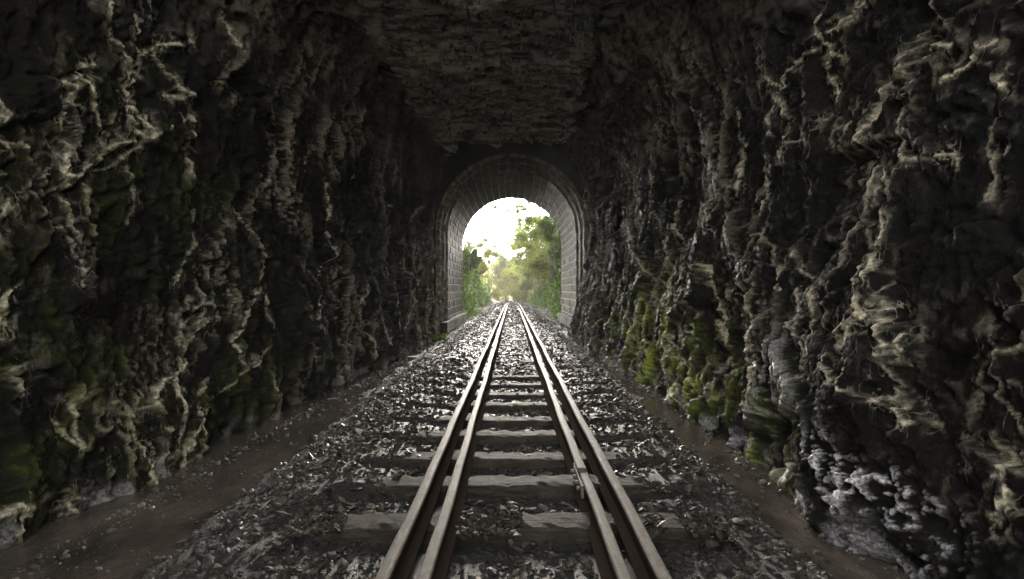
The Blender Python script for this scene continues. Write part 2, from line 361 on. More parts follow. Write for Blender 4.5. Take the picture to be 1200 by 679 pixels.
def wall_pts(lines, side):
    segs = []
    for l in lines:
        q = []
        for px, py in l:
            dx = abs(px-600); X0 = 2.72 if side < 0 else 2.22
            for _ in range(4):
                y = min(max(X0*FPX/dx, 1.6), 15); z = EYE + (339.5-py)*y/FPX
                i = np.argmin(np.abs(prof[:, 1]-z) + (10. if side < 0 else 0)*(prof[:, 0] > 0) + (10. if side > 0 else 0)*(prof[:, 0] < 0))
                kk = min(max((y-3)/11, 0), 1); X0 = abs(prof[i, 0])*(1-(.17 if side < 0 else .05)*kk)
            q.append((y, z))
        segs += list(zip(q[:-1], q[1:]))
    return segs
vein_highlight = np.zeros_like(D); zone = np.zeros_like(D)
wl = .045
U = Y + wl*noise(Y*5, Z*4, X*0, 201) + .025*noise(Y*16, Z*13, X*0, 202) + .010*noise(Y*45, Z*40, X*0, 204); W = Z + wl*noise(Y*5, Z*4, X*0+5, 203)
thick = .6 + .9*sstep(-.4, .5, noise(Y*3, Z*2.5, X*0, 210))
tone = sstep(-.45, .25, noise(Y*1.6, Z*1.4, X*0, 211))
for lines, side in ((LV, -1), (RV, 1)):
    rows = np.where((wL[:, 0] if side < 0 else wR[:, 0]) > .3)[0]; r0, r1 = rows[0], rows[-1]+1
    u, w = U[r0:r1], W[r0:r1]; best = np.full(u.shape, 9.)
    for (a, b) in wall_pts(lines, side):
        lo, hi = min(a[0], b[0])-.35, max(a[0], b[0])+.35
        c0, c1 = np.searchsorted(ys, lo), np.searchsorted(ys, hi)
        if c1 <= c0: continue
        uu, ww = u[:, c0:c1], w[:, c0:c1]; ax, az = b[0]-a[0], b[1]-a[1]; L2 = ax*ax+az*az+1e-9
        s = np.clip(((uu-a[0])*ax + (ww-a[1])*az)/L2, 0, 1)
        d = np.hypot((uu-a[0]-s*ax), ww-a[1]-s*az)
        best[:, c0:c1] = np.minimum(best[:, c0:c1], d)
    wd = np.maximum(.0095, .0015*Y[r0:r1])*thick[r0:r1]
    vv = np.clip(1.7*np.exp(-(best/wd)**2), 0, 1)
    halo = np.exp(-(best/(wd*6))**2)
    zone[r0:r1] = np.maximum(zone[r0:r1], np.exp(-(best/np.maximum(.06, .010*Y[r0:r1]))**2))
    D[r0:r1] += .012*np.exp(-(best/(wd*1.1))**2)
    n3 = np.clip(1-np.abs(noise(U[r0:r1]*9, W[r0:r1]*5, X[r0:r1]*0, 220))*9, 0, 1)
    vein_highlight[r0:r1] = np.maximum(vein_highlight[r0:r1], np.maximum(vv*(.35+.65*tone[r0:r1]), .75*halo*n3*tone[r0:r1]))
# own small streaks: thin vertical branching lines in patches
pm = sstep(.0, .45, fbm(Y*.9, Z*.7, X*0+8, 2, 230))
th = .5+.05*Y
for (fy, fz, s, a) in ((4.2, 1.4, 240, .65), (7.5, 2.6, 243, .6)):
    n = np.abs(noise((Y+.10*noise(Y*3, Z*3, X*0, s+9)+.03*noise(Y*12, Z*12, X*0, s+8))*fy, Z*fz, X*0+.5, s))
    l = np.clip(1-n/(.030*(1+.08*Y)), 0, 1)
    D += wW*.006*np.exp(-(n/.05)**2)*pm
    vein_highlight = np.maximum(vein_highlight, a*l*pm*wW*(.3+.7*tone))
vein_highlight *= wW + wC*.25
# normals from profile, put together
Xd, Yd, Zd = X + NX*D, Y + .35*wx*.4, Z + NZ*D
# edge highlights put into the colour: pieces that stand proud are painted paler
def blur(a, n):
    for ax in (0, 1):
        c = np.cumsum(np.concatenate([np.repeat(a.take([0], ax), n+1, ax), a, np.repeat(a.take([-1], ax), n, ax)], ax), ax, dtype=np.float64)
        a = (c.take(range(2*n+1, c.shape[ax]), ax) - c.take(range(0, c.shape[ax]-2*n-1), ax))/(2*n+1)
    return a
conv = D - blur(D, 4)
vein_highlight = np.maximum(vein_highlight, wW*.3*sstep(.016, .032, conv)*pm)
vein_highlight = np.maximum(vein_highlight, wC*.5*sstep(.012, .04, conv))
vein_highlight = np.clip(vein_highlight, 0, 1)
zone = np.clip(zone*.9 + .3*pm*wW, 0, 1)*(.25+.75*tone)
moss = np.zeros_like(D)
def spot(side, y, z, sy, sz, a):
    global moss
    m = (wR if side > 0 else wL)*a*np.exp(-((Y-y)/sy)**2-((Z-z)/sz)**2)
    moss = np.maximum(moss, m)
spot(1, 8.2, .4, 1.6, .9, 1.0); spot(1, 6.2, .2, 1.0, .55, .8); spot(1, 10.5, .4, 1.5, .8, .6); spot(1, 4.6, .1, .8, .5, .55)
spot(-1, 3.2, .5, 1.0, .9, .14); spot(-1, 5.5, .1, 1.5, .7, .15); spot(-1, 4.2, 2.0, 1.3, .8, .1); spot(-1, 14, 0, 1.0, 1.6, .4)
moss *= np.clip(.15+vein_highlight*1.4+sstep(.0, .02, conv)*.5, 0, 1)*sstep(-.3, .3, fbm(Y*3, Z*2.2, X*0, 3, 301))
pale_highlight = toe**1.6*sstep(-.15, .35, noise(Y*3, Z*3, X*0, 333))*sstep(.009, .018, conv + .006*noise(Y*22, Z*22, X*0, 302))*1.5 + wR*.4*np.exp(-((Z+.12)/.12)**2)*sstep(-.1, .3, noise(Y*4, Z*4, X*0, 305))  # highlights painted pale on the toe crests, plus a pale band at the waterline
pale_highlight += wL*.2*np.exp(-((Z+.13)/.09)**2)*sstep(.0, .3, noise(Y*5, Z*4, X*0, 306))
pale_highlight += wR*.5*np.exp(-((Y-4.0)/.35)**2)*np.exp(-((Z-.55)/.35)**2)*sstep(.0, .02, conv)
pale_highlight = np.clip(pale_highlight, 0, 1)

iL, iR = np.searchsorted(tt, T_L), np.searchsorted(tt, T_R+.1)
gy = np.abs(np.gradient(D, axis=1))/np.gradient(ys)[None, :]; vein_highlight *= 1/(1+(gy/1.3)**3); zone *= 1/(1+(gy/1.6)**3); pale_highlight *= 1/(1+(gy/2.5)**3)
pale = .8*blk + (1-.8*blk)*sstep(3.0, 4.8, Z)*(.35+.65*sstep(-.3, .3, noise(X*1.4, Y*1.4, Z*1.4, 501)))  # upper walls and hanging block lightened in colour to stand in for light
HOLE0, HOLE1 = 2.8, 6.1
def sheet(name, r0, r1, mat, keep=None):
    sl = slice(r0, r1)
    v = np.stack([Xd[sl], Yd[sl], Zd[sl]], -1).reshape(-1, 3)
    return link(name, v, grid_faces(r1-r0, len(ys), keep), mat, None, True,
                {'vein_highlight': vein_highlight[sl].ravel(), 'moss': moss[sl].ravel(), 'pale_highlight': pale_highlight[sl].ravel(), 'zone': zone[sl].ravel(), 'pale': pale[sl].ravel()})
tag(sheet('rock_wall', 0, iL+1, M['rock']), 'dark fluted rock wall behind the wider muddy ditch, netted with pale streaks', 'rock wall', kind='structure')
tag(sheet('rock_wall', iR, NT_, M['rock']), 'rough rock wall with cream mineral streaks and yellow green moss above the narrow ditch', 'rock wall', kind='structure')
yy = ys[:-1][None, :] + 0*tt[iL:iR][:, None]
edge = .35*noise(X[iL:iR, :-1]*1.7, Y[iL:iR, :-1]*1.7, Z[iL:iR, :-1]*0, 400)
keep = yy > 2.6+edge      # the roof starts ahead of the camera, out of the frame; left open behind that to let skylight in
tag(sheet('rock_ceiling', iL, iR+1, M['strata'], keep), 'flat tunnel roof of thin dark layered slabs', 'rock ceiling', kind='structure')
# invented shaft to let daylight in through the roof, out of the frame; not built
def shaft():
    pts = [(-2.7, HOLE0-.5), (2.2, HOLE0-.5), (2.2, HOLE1+.45), (-2.7, HOLE1+.45)]
    v, n = [], 60
    ring = []
    for a in range(4):
        p, q = pts[a], pts[(a+1) % 4]
        ring += [(p[0]+(q[0]-p[0])*i/15, p[1]+(q[1]-p[1])*i/15) for i in range(15)]
    H = 9; zz = np.linspace(4.9, 6.0, H)
    for z in zz:
        for x, y in ring:
            d = .12*math.sin(x*5+z*3)+.1*math.cos(y*4-z*2); v.append((x+d*.6, y+d*.6, z))
    f = [(j*n+i, j*n+(i+1) % n, (j+1)*n+(i+1) % n, (j+1)*n+i) for j in range(H-1) for i in range(n)]
    return v, f
if 0: tag(link('light_shaft_wall', v, f, M['rock'], None, True, {'vein_highlight': z0, 'moss': z0, 'pale_highlight': z0, 'zone': z0}), 'made-up rock shaft letting daylight in through the tunnel roof', 'rock shaft', kind='structure')

# ------------------------------------------------------------------ ground, ballast, water
TCX = .048
def grade(y): return -.45*sstep(30, 70, np.asarray(y, float))
TIEY = [(EYE-.0)*FPX/(p-339.5) for p in (614, 568, 538, 511.5, 492, 475.5, 463, 452, 443)]
def bed_z(x, y):
    x = np.asarray(x); y = np.asarray(y)
    z = -.030 - .05*sstep(.95, 1.3, np.abs(x))
    l = np.where(x < 0, sstep(-1.45, -2.05-.01*y, x), sstep(1.25, 1.72, x))
    out = sstep(15, 20, y)
    z = z - (.145 - .085*out)*l + .022*l*noise(x*3.5, y*2.2, x*0, 505)
    z = z + .055*sstep(.5, .85, np.abs(x))*sstep(2.95, 3.6, y)*sstep(1.5, 1.1, np.abs(x)) + .028*sstep(4.5, 7, y)
    z = z + .020*noise(x*2.3, y*2.3, x*0, 500) + .012*noise(x*7, y*7, x*0, 501)
    z = z + .10*np.where(x < 0, np.exp(-((x+1.25)/.25)**2), np.exp(-((x-1.15)/.2)**2)*.5)*.5
    z = z + .30*out*sstep(2.0, 3.2, np.abs(x))*np.where(y > 22, 1, .0)
    for q in TIEY: z = z - .05*np.exp(-((y-(q-.17))/.07)**4)*(np.abs(x) < 1.1)
    return z + grade(y)
ysb = [-12.]
while ysb[-1] < 90: ysb.append(ysb[-1] + min(max(abs(ysb[-1])*.008, .03), .6))
xb = np.r_[np.linspace(-4.2, -2.5, 12)[:-1], np.linspace(-2.5, 2.5, 150), np.linspace(2.5, 4.2, 12)[1:]]
XB, YB = np.meshgrid(xb, np.array(ysb)); ZB = bed_z(XB, YB)
tag(link('ballast_ground', np.stack([XB, YB, ZB], -1).reshape(-1, 3), grid_faces(*XB.shape), M['dirt'], None, True), 'dark dirt bed under the ballast', 'ground', kind='structure')
g = np.linspace(-1, 1, 81); gx = np.sign(g)*np.abs(g)**3*300
GX, GY = np.meshgrid(gx, gx+60)
tag(link('ground', np.stack([GX, GY, -1.0+0*GX+.3*noise(GX*.02, GY*.02, GX*0, 3)], -1).reshape(-1, 3), grid_faces(81, 81), M['soil'], None, True), 'earth reaching to the horizon', 'ground', kind='structure')
for (x0, x1, y1, nm) in ((-3.1, -1.6, 15.6, 'muddy brown water lying in the wide ditch beside the fluted wall'), (1.45, 2.4, 15.6, 'thin strip of brown water in the narrow ditch under the mossy wall')):
    xs_ = np.linspace(x0, x1, 40); ysw = np.linspace(-2, y1, 400); A, B = np.meshgrid(xs_, ysw)
    tag(link('ditch_water', np.stack([A, B, -.175+.003*noise(A*4, B*4, A*0, 4)], -1).reshape(-1, 3), grid_faces(*A.shape), M['water'], None, True), nm, 'ditch water', kind='structure')

# stones: every base shape a chipped slab; merged into one heap nobody could count
def rock_shapes(n):
    out = []
    ph = (1+5**.5)/2
    V = np.array([(-1,ph,0),(1,ph,0),(-1,-ph,0),(1,-ph,0),(0,-1,ph),(0,1,ph),(0,-1,-ph),(0,1,-ph),(ph,0,-1),(ph,0,1),(-ph,0,-1),(-ph,0,1)])/math.hypot(1, ph)
    F = np.array([(0,11,5),(0,5,1),(0,1,7),(0,7,10),(0,10,11),(1,5,9),(5,11,4),(11,10,2),(10,7,6),(7,1,8),(3,9,4),(3,4,2),(3,2,6),(3,6,8),(3,8,9),(4,9,5),(2,4,11),(6,2,10),(8,6,7),(9,8,1)])
    for i in range(n):
        v = V*(1+R.uniform(-.32, .32, (12, 1)))
        for _ in range(4):   # chip with planes
            d = R.normal(size=3); d /= np.linalg.norm(d); h = R.uniform(.35, .75); s = v@d; v = v - np.maximum(s-h, 0)[:, None]*d
        out.append(v)
    return out, F
SH, SF = rock_shapes(24)
def scatter(pos, size, flat=(.22, .55), tilt=.42):
    n = len(pos); idx = R.randint(0, len(SH), n); base = np.array(SH)[idx]
    sx = size*R.uniform(.8, 1.35, n); sy = size*R.uniform(.6, 1.0, n); sz = size*R.uniform(*flat, n)
    b = base*np.stack([sx, sy, sz], 1)[:, None, :]
    a = R.uniform(0, 2*math.pi, n); tx = R.normal(0, tilt, n); ty = R.normal(0, tilt, n)
    def rot(b, ang, i, j):
        c, s = np.cos(ang)[:, None], np.sin(ang)[:, None]; o = b.copy(); o[..., i] = b[..., i]*c-b[..., j]*s; o[..., j] = b[..., i]*s+b[..., j]*c; return o
    b = rot(b, a, 0, 1); b = rot(b, tx, 1, 2); b = rot(b, ty, 0, 2)
    v = (b + pos[:, None, :]).reshape(-1, 3)
    f = (SF[None] + (np.arange(n)*12)[:, None, None]).reshape(-1, 3)
    r = np.repeat(R.rand(n)**1.5, 12)
    return v, f, r
def spread(n, x0, x1, y0, y1, smin, smax, dens=None):
    x = R.uniform(x0, x1, n); y = R.uniform(y0, y1, n)
    s = smin + (smax-smin)*R.rand(n)**2.2
    if dens is not None:
        k = R.rand(n) < dens(x, y); x, y, s = x[k], y[k], s[k]
    # keep the rail heads clear
    rl = np.minimum.reduce([np.abs(x-TCX-q) for q in (-.535, .535, -.38, .38)]); k = (rl > .05)
    x, y, s = x[k], y[k], s[k]
    between = np.abs(np.abs(x-TCX)-.457) < .06
    z = bed_z(x, y) + s*.25 - between*.03 - .012 + R.uniform(-.01, .012, len(x))
    return np.stack([x, y, z], 1), s
stones = []
dt = lambda x, y: np.clip(1.1 - sstep(1.55, 2.0, -x*1.0)*.95 - sstep(1.45, 1.7, x)*.9, 0, 1)
patch = lambda x, y: np.clip(dt(x, y)*(.45+.9*sstep(-.3, .3, noise(x*1.5, y*1.5, x*0, 610))), 0, 1)
stones.append(spread(36000, -2.3, 1.8, 1.2, 4.2, .007, .026, dt))
stones.append(spread(2600, -2.1, 1.7, 1.2, 4.5, .028, .050, patch))
stones.append(spread(42000, -2.4, 1.9, 4.2, 9, .010, .029, dt))
stones.append(spread(3000, -2.2, 1.9, 4.2, 9, .034, .055, patch))
stones.append(spread(22000, -2.5, 2.1, 9, 18, .018, .042, dt))
stones.append(spread(16000, -2.6, 2.4, 18, 34, .03, .06, None))
stones.append(spread(9000, -2.6, 2.6, 34, 75, .05, .09, None))
pos = np.concatenate([q[0] for q in stones]); siz = np.concatenate([q[1] for q in stones])
v, f, r = scatter(pos, siz)
tag(link('ballast_gravel', v, f, M['slate'], None, False, {'rnd': r}), 'broken slate ballast heaped between and beside the rails', 'ballast', kind='stuff')
# loose pebbles in the ditches and along the feet of the walls
n = 3200; side = R.rand(n) < .55
yq = 1.6+13.5*R.rand(n)**1.3
xq = np.where(side, -2.62+.035*yq + np.abs(R.normal(0, .10, n)), 1.98-np.abs(R.normal(0, .07, n)))
far = R.rand(n) < .3; xq = np.where(far, np.where(side, R.uniform(-2.6, -1.9, n), R.uniform(1.6, 1.95, n)), xq)
sq = .005+.024*R.rand(n)**5
v, f, r = scatter(np.stack([xq, yq, np.full(n, -.172)], 1), sq, (.5, .9))
tag(link('ditch_gravel', v, f, M['slate'], None, False, {'rnd': np.clip(r*1.3+.2, 0, 1)}), 'loose pebbles along the water line of the ditches', 'pebbles', kind='stuff')

# the nearest sleeper is broken: ballast heaped over its middle and its far end
def heap(n, x0, x1, y, hz, sx=.09):
    x = R.uniform(x0, x1, n); yy_ = y+R.normal(0, sx, n); s = .012+.03*R.rand(n)**2
    e = np.clip(np.minimum(x-x0, x1-x)/.08, 0, 1)
    return np.stack([x, yy_, .02 + (hz*R.rand(n)-.03)*e*np.exp(-((yy_-y)/.16)**2)], 1), s
hp = [heap(420, -.31, .03, TIEY[0], .045), heap(200, .60, .78, TIEY[0], .04), heap(160, .88, 1.1, TIEY[0], .03), heap(180, -1.15, -.88, TIEY[0], .02), heap(120, .88, 1.12, TIEY[1], .02)]
v, f, r = scatter(np.concatenate([q[0] for q in hp]), np.concatenate([q[1] for q in hp]))
tag(link('ballast_gravel', v, f, M['slate'], None, False, {'rnd': r}), 'small heap of slate chips over the broken nearest sleeper', 'ballast', kind='stuff')

# a few larger stones one can pick out
def stone(px, py, size, label, elong=(1.2, .9, .6), rnd=.6):
    h = EYE+.03; y = h*FPX/(py-339.5); x = (px-600)*y/FPX; z = float(bed_z(np.array([x]), np.array([y]))[0])
    b = SH[R.randint(24)]*np.array(elong)*size
    # subdivide once and roughen so a near stone has more facets
    V = [tuple(q) for q in b]; F = []; mid = {}
    def m(a, c):
        k = (min(a, c), max(a, c))
        if k not in mid: V.append(tuple((np.array(V[a])+np.array(V[c]))/2*(1+R.uniform(-.04, .10)))); mid[k] = len(V)-1
        return mid[k]
    for a, c, e in SF: ac, ce, ea = m(a, c), m(c, e), m(e, a); F += [(a, ac, ea), (c, ce, ac), (e, ea, ce), (ac, ce, ea)]
    o = link('rock', V, F, M['slate'], None, False, {'rnd': np.full(len(V), rnd)}, (x, y, z+size*.25))
    o.rotation_euler = (R.normal(0, .3), R.normal(0, .3), R.uniform(0, 6))
    tag(o, label, 'stone'); return o
stone(310, 562, .055, 'slanting flat stone at the crest of the ballast shoulder above the wide ditch', (1.5, .6, .5))
stone(330, 605, .06, 'broad dark slate lying flat left of the nearest wooden sleeper end', (1.4, 1, .35), .75)
stone(545, 610, .045, 'angular stone touching the inner rail beside the nearest sleeper', (1.3, 1, .6), .4)
stone(703, 618, .04, 'blocky dark stone leaning by the inner rail right of the broken sleeper', (1.1, .9, .7), .2)
stone(580, 625, .05, 'low stone just left of the broken nearest sleeper between the rails', (1.3, .9, .5), .5)
stone(296, 553, .03, 'small pale stone at the water edge of the wide ditch', (1, 1, .7), 1.)
stone(865, 610, .055, 'flat slab on the ballast between the outer rail and the narrow ditch', (1.5, .9, .35), .5)

# ------------------------------------------------------------------ sleepers
FPX_ = FPX
def sleeper(y, x0, x1, w=.21, h=.13, top=.0, seed=0, name='sleeper', cut=None):
    rs = np.random.RandomState(seed); nx, nw = 46, 7
    xs = np.linspace(x0, x1, nx); P_ = []
    prof_ = [(-.5, -1), (-.5, -.35), (-.49, -.06), (-.45, 0), (-.2, .0), (.1, 0), (.44, 0), (.5, -.10), (.5, -1)]
    v = []
    wob = np.cumsum(rs.normal(0, .0012, nx)); tz = np.cumsum(rs.normal(0, .0010, nx)); tz -= np.linspace(tz[0], tz[-1], nx)
    for i, x in enumerate(xs):
        e = min(i, nx-1-i); sh = 1-.05*(e < 1)
        for (a, b) in prof_:
            edgebite = (rs.rand() < .25)*.010*(abs(a) > .3 and b > -.3)
            v.append((x + rs.normal(0, .004)*(e < 2), wob[i] + a*w*sh + rs.normal(0, .0015), tz[i] + b*h*(1) - edgebite + rs.normal(0, .002) - (.012 if e < 1 else 0)))
    m = len(prof_)
    f = [(i*m+k, i*m+k+1, (i+1)*m+k+1, (i+1)*m+k) for i in range(nx-1) for k in range(m-1)]
    f += [tuple(range(m)), tuple((nx-1)*m+k for k in range(m))[::-1]]
    return link(name, v, [q[::-1] for q in f], M['wood'], None, False, None, (TCX, y, top))
tops = [614, 568, 538, 511.5, 492, 475.5, 463, 452, 443]
ty = [(EYE-.0)*FPX/(p-339.5) for p in tops]
step = .57
while ty[-1] < 74: ty.append(ty[-1]+step*(1+.05*math.sin(len(ty)*2.3)))
words_ = ['nearest', 'second', 'third', 'fourth', 'fifth', 'sixth', 'seventh', 'eighth', 'ninth', 'tenth', 'eleventh', 'twelfth', 'thirteenth', 'fourteenth', 'fifteenth', 'sixteenth', 'seventeenth', 'eighteenth', 'nineteenth', 'twentieth']
special = {0: 'split pale wooden sleeper half buried in ballast, nearest to the bottom edge', 1: 'long whole wooden sleeper spanning both rails, second from the bottom edge'}
src = []
for i, y in enumerate(ty):
    if i < 9:
        o = sleeper(y, -1.0 + R.uniform(-.04, .03), 1.0 + R.uniform(-.05, .03), .20 if i < 2 else .18, .16, .022+R.uniform(-.01, .006), i+3); src.append(o)
    else:
        o = src[2+(i*5) % 7].copy(); col.objects.link(o); o.location = (TCX+R.uniform(-.03, .03), y, R.uniform(-.012, .01)+float(grade(y)))
        if i % 2: o.rotation_euler = (0, 0, math.pi)
    if i in special: lab = special[i]
    elif i < 20: lab = 'dark wooden sleeper across the ballast, %s from the bottom edge' % words_[i]
    elif y < 23: lab = 'wooden sleeper almost buried in ballast near or under the masonry arch'
    else: lab = 'wooden sleeper almost buried in ballast in the daylight beyond the arch'
    tag(o, lab, 'sleeper', 'wooden sleepers under the rails')
stones2 = spread(2600, -.95, 1.0, 1.2, 16, .016, .034, lambda x, y: sstep(.1, .5, noise(x*2.6, y*2.1, x*0, 700))*.8)
p2, s2 = stones2
v, f, r = scatter(np.c_[p2[:, :2], np.full(len(p2), .016)+R.uniform(0, .012, len(p2))], s2)
tag(link('ballast_gravel', v, f, M['slate'], None, False, {'rnd': r}), 'loose slate chips spilled over the sleeper tops', 'ballast', kind='stuff')

# ------------------------------------------------------------------ rails
def rail(name, xf, y0, y1, top=.150, tilt=0, label='', hw=.0255, dropz=0):
    prof_ = [(-.055, -.128), (-.055, -.119), (-.012, -.106), (-.008, -.040), (-hw, -.030), (-hw-.001, -.008), (-hw*.82, -.0015), (-hw*.4, 0), (hw*.4, 0), (hw*.82, -.0015), (hw+.001, -.008), (hw, -.030), (.008, -.040), (.012, -.106), (.055, -.119), (.055, -.128)]
    yy = [y0]
    while yy[-1] < y1: yy.append(min(yy[-1]+min(max(.04, yy[-1]*.02), 1.), y1))
    v = []; web = []
    for y in yy:
        cx = xf(y) + .004*math.sin(y*1.7+hw*99) + .002*math.sin(y*5.1); cz = top + float(grade(y)) + .004*math.sin(y*1.1+xf(y)*3) + dropz
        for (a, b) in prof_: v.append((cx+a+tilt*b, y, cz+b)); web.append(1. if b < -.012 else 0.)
    m = len(prof_); n = len(yy)
    f = [(i*m+k, (i+1)*m+k, (i+1)*m+(k+1) % m, i*m+(k+1) % m) for i in range(n-1) for k in range(m)]
    f += [tuple(range(m)), tuple((n-1)*m+k for k in range(m))[::-1]]
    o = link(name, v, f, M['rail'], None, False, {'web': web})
    return tag(o, label, 'rail')
run = lambda s: (lambda y: TCX + s*.535 - max(0, y-58)**2*.004)
gin = lambda s, ye: (lambda y: TCX + s*(.378 + .0 if y < ye-2.2 else .378-.16*((y-ye+2.2)/2.2)**2))
rail('running_rail', run(-1), .6, 80, label='worn outer rail on the side of the wide muddy ditch')
rail('running_rail', run(1), .6, 80, label='worn outer rail on the side of the narrow ditch')
rail('guard_rail', gin(-1, 44), .6, 44, top=.146, label='worn inner guard rail on the side of the wide muddy ditch', hw=.0245)
rail('guard_rail', gin(1, 30), 3.335, 30, top=.149, label='dark inner guard rail running from the stepped joint to a flared end outside the arch', hw=.0265)
rail('guard_rail', lambda y: TCX+.382+(3.33-y)*.004, .6, 3.322, top=.137, label='short pale inner guard rail ending at the stepped joint, bottom of the frame', hw=.0245)
mb = MB(); mb.box((0, 0, 0), (.016, .42, .07)); o = mb.build('fishplate', M['rail']); o.location = (TCX+.378-.022, 3.33, .075)
tag(o, 'rusty joint bar bolted across the step in the inner rail', 'fishplate')
bm_ = MB()
for k in (-.15, -.05, .05, .15):
    b = MB(); b.tube([(-.006, k, 0), (-.028, k, 0)], [.014, .013], 6); b.build('bolt', M['rail'], o)

# ------------------------------------------------------------------ masonry lining
Y0, Y1, RI, SPR = 15.8, 22.6, 2.07, EYE+1.73
ln_ = empty('masonry_arch', (0, Y0, -.1)); tag(ln_, 'blackened stone arch lining the far end of the tunnel, moss on its foot', 'arch')
def lp(s, r, x0):   # point on inner outline at arc position s (0..L), returns x,z, normal outwards
    hleg = SPR+.15; arc = math.pi*r; L = 2*hleg+arc
    if s < hleg: return (-r, -.15+s, -1, 0)
    if s < hleg+arc:
        a = (s-hleg)/r; return (-r*math.cos(a), SPR+r*math.sin(a), -math.cos(a), math.sin(a))
    return (r, SPR-(s-hleg-arc), 1, 0)
ashv = {'side': MB(), 'side2': MB(), 'vault': MB(), 'ring': MB(), 'ledge': MB()}
def blocks(y0, y1, r, mbL, mbV, mbR, dy=.45, dz=.25, depth=.30, hw=False):
    hleg = SPR+.15; arc = math.pi*r; L = 2*hleg+arc; n1 = round(hleg/dz); n2 = round(arc/dz)
    bounds = list(np.linspace(0, hleg, n1+1)) + list(np.linspace(hleg, hleg+arc, n2+1))[1:] + list(np.linspace(hleg+arc, L, n1+1))[1:]
    for c in range(len(bounds)-1):
        a, b = bounds[c]+.013, bounds[c+1]-.013; off = (c % 2)*.5*dy
        edges = [y0] + [y for y in np.arange(y0-off+dy, y1-.15, dy) if y > y0+.2] + [y1]
        tgt = mbL if c < n1 else (mbV if c < n1+n2 else mbR)
        for e in range(len(edges)-1):
            ya, yb = edges[e]+.012, edges[e+1]-.012; pr = R.uniform(-.004, .012)
            v = []
            for yq_ in (ya, yb):
                for (sq_, ins) in ((a, 0), (a+.012, 1), ((a+b)/2, 1.6), (b-.012, 1), (b, 0)):
                    x, z, nx_, nz_ = lp(sq_, r, 0); d = -(pr + .006*ins*R.uniform(.6, 1.2)) if ins else 0
                    yo = (.012 if yq_ == ya else -.012)*(1 if ins else 0)
                    v.append((x+nx_*d, yq_+yo-Y0, z+nz_*d+.1))
                for sq_ in (b, a):
                    x, z, nx_, nz_ = lp(sq_, r, 0); v.append((x+nx_*depth, yq_-Y0, z+nz_*depth+.1))
            m = 7
            f = [(k, (k+1) % m, m+(k+1) % m, m+k) for k in range(m)] + [tuple(range(m))[::-1], tuple(range(m, 2*m))]
            tgt.add(v, f)
mbs = [MB() for _ in range(3)]
ringL = MB()
blocks(Y0, Y0+.55, RI+.03, ringL, ringL, ringL, dy=.6, dz=.26, depth=.13)
ring2 = MB(); blocks(Y0+.56, Y0+1.15, RI-.02, ring2, ring2, ring2, dy=.6, dz=.28, depth=.3)
ring3 = MB(); blocks(Y0+1.16, Y0+1.8, RI-.07, ring3, ring3, ring3, dy=.7, dz=.27, depth=.3)
blocks(Y0+1.81, Y1, RI-.02, *mbs)
for m_ in (ringL, ring2, ring3): m_.build('arch_ring', M['ashlar'], ln_)
mbs[0].build('side_wall', M['ashlar'], ln_); mbs[1].build('vault', M['ashlar'], ln_); mbs[2].build('side_wall', M['ashlar'], ln_)
# mortar shell just behind the block faces
mm = MB(); n = 90
for (a, b, r) in ((Y0+.01, Y0+.55, RI+.031), (Y0+.55, Y0+1.16, RI-.019), (Y0+1.16, Y0+1.8, RI-.069), (Y0+1.8, Y1-.01, RI-.019)):
    L = 2*(SPR+.15)+math.pi*r; v = []
    for i in range(n+1):
        x, z, nx_, nz_ = lp(L*i/n, r, 0)
        for (yq_, dd) in ((a, 0), (b, 0), (b, .11), (a, .11)): v.append((x+nx_*dd, yq_-Y0, z+nz_*dd+.1))
    mm.add(v, [(i*4+k, i*4+4+k, i*4+4+(k+1) % 4, i*4+(k+1) % 4) for i in range(n) for k in range(4)])
mm.build('mortar_bed', M['mortar'], ln_)
for s in (-1, 1):
    l = MB()
    for i in range(9):
        l.box((s*(RI-.09), .4+i*.75, .22), (.2, .73, .30), jit=.02)
    l.build('footing', M['ashlar'], ln_)
# end wall round the lining, closing the rock bore, and the outside face
def face_wall(y, name, mat, rr, thick):
    v = []; n = 60; L = 2*(SPR+.15)+math.pi*rr; outer = 5.6
    for i in range(n+1):
        x, z, nx_, nz_ = lp(L*i/n, rr, 0)
        k = outer/max(abs(x)/1.0, abs(z-2)/1.0, .01)
        ox, oz = (math.copysign(outer, x), z) if nz_ == 0 else (x*k if abs(x*k) <= outer else x*k, 2+(z-2)*k)
        for dy_ in (0, thick):
            v.append((x, y+dy_, z)); v.append((ox, y+dy_, oz))
    f = []
    for i in range(n):
        a = i*4; b = a+4
        f += [(a, b, b+1, a+1), (a+2, a+3, b+3, b+2), (a, a+2, b+2, b)]
    return link(name, v, f, mat)
tag(face_wall(Y0+.06, 'portal_wall', M['endwall'], RI+.12, .3), 'black rock face closing the tunnel around the stone arch', 'rock face', kind='structure')
tag(face_wall(Y1-.3, 'outer_portal_wall', M['endwall'], RI+.1, .28), 'rock face around the outer mouth of the arch', 'rock face', kind='structure')

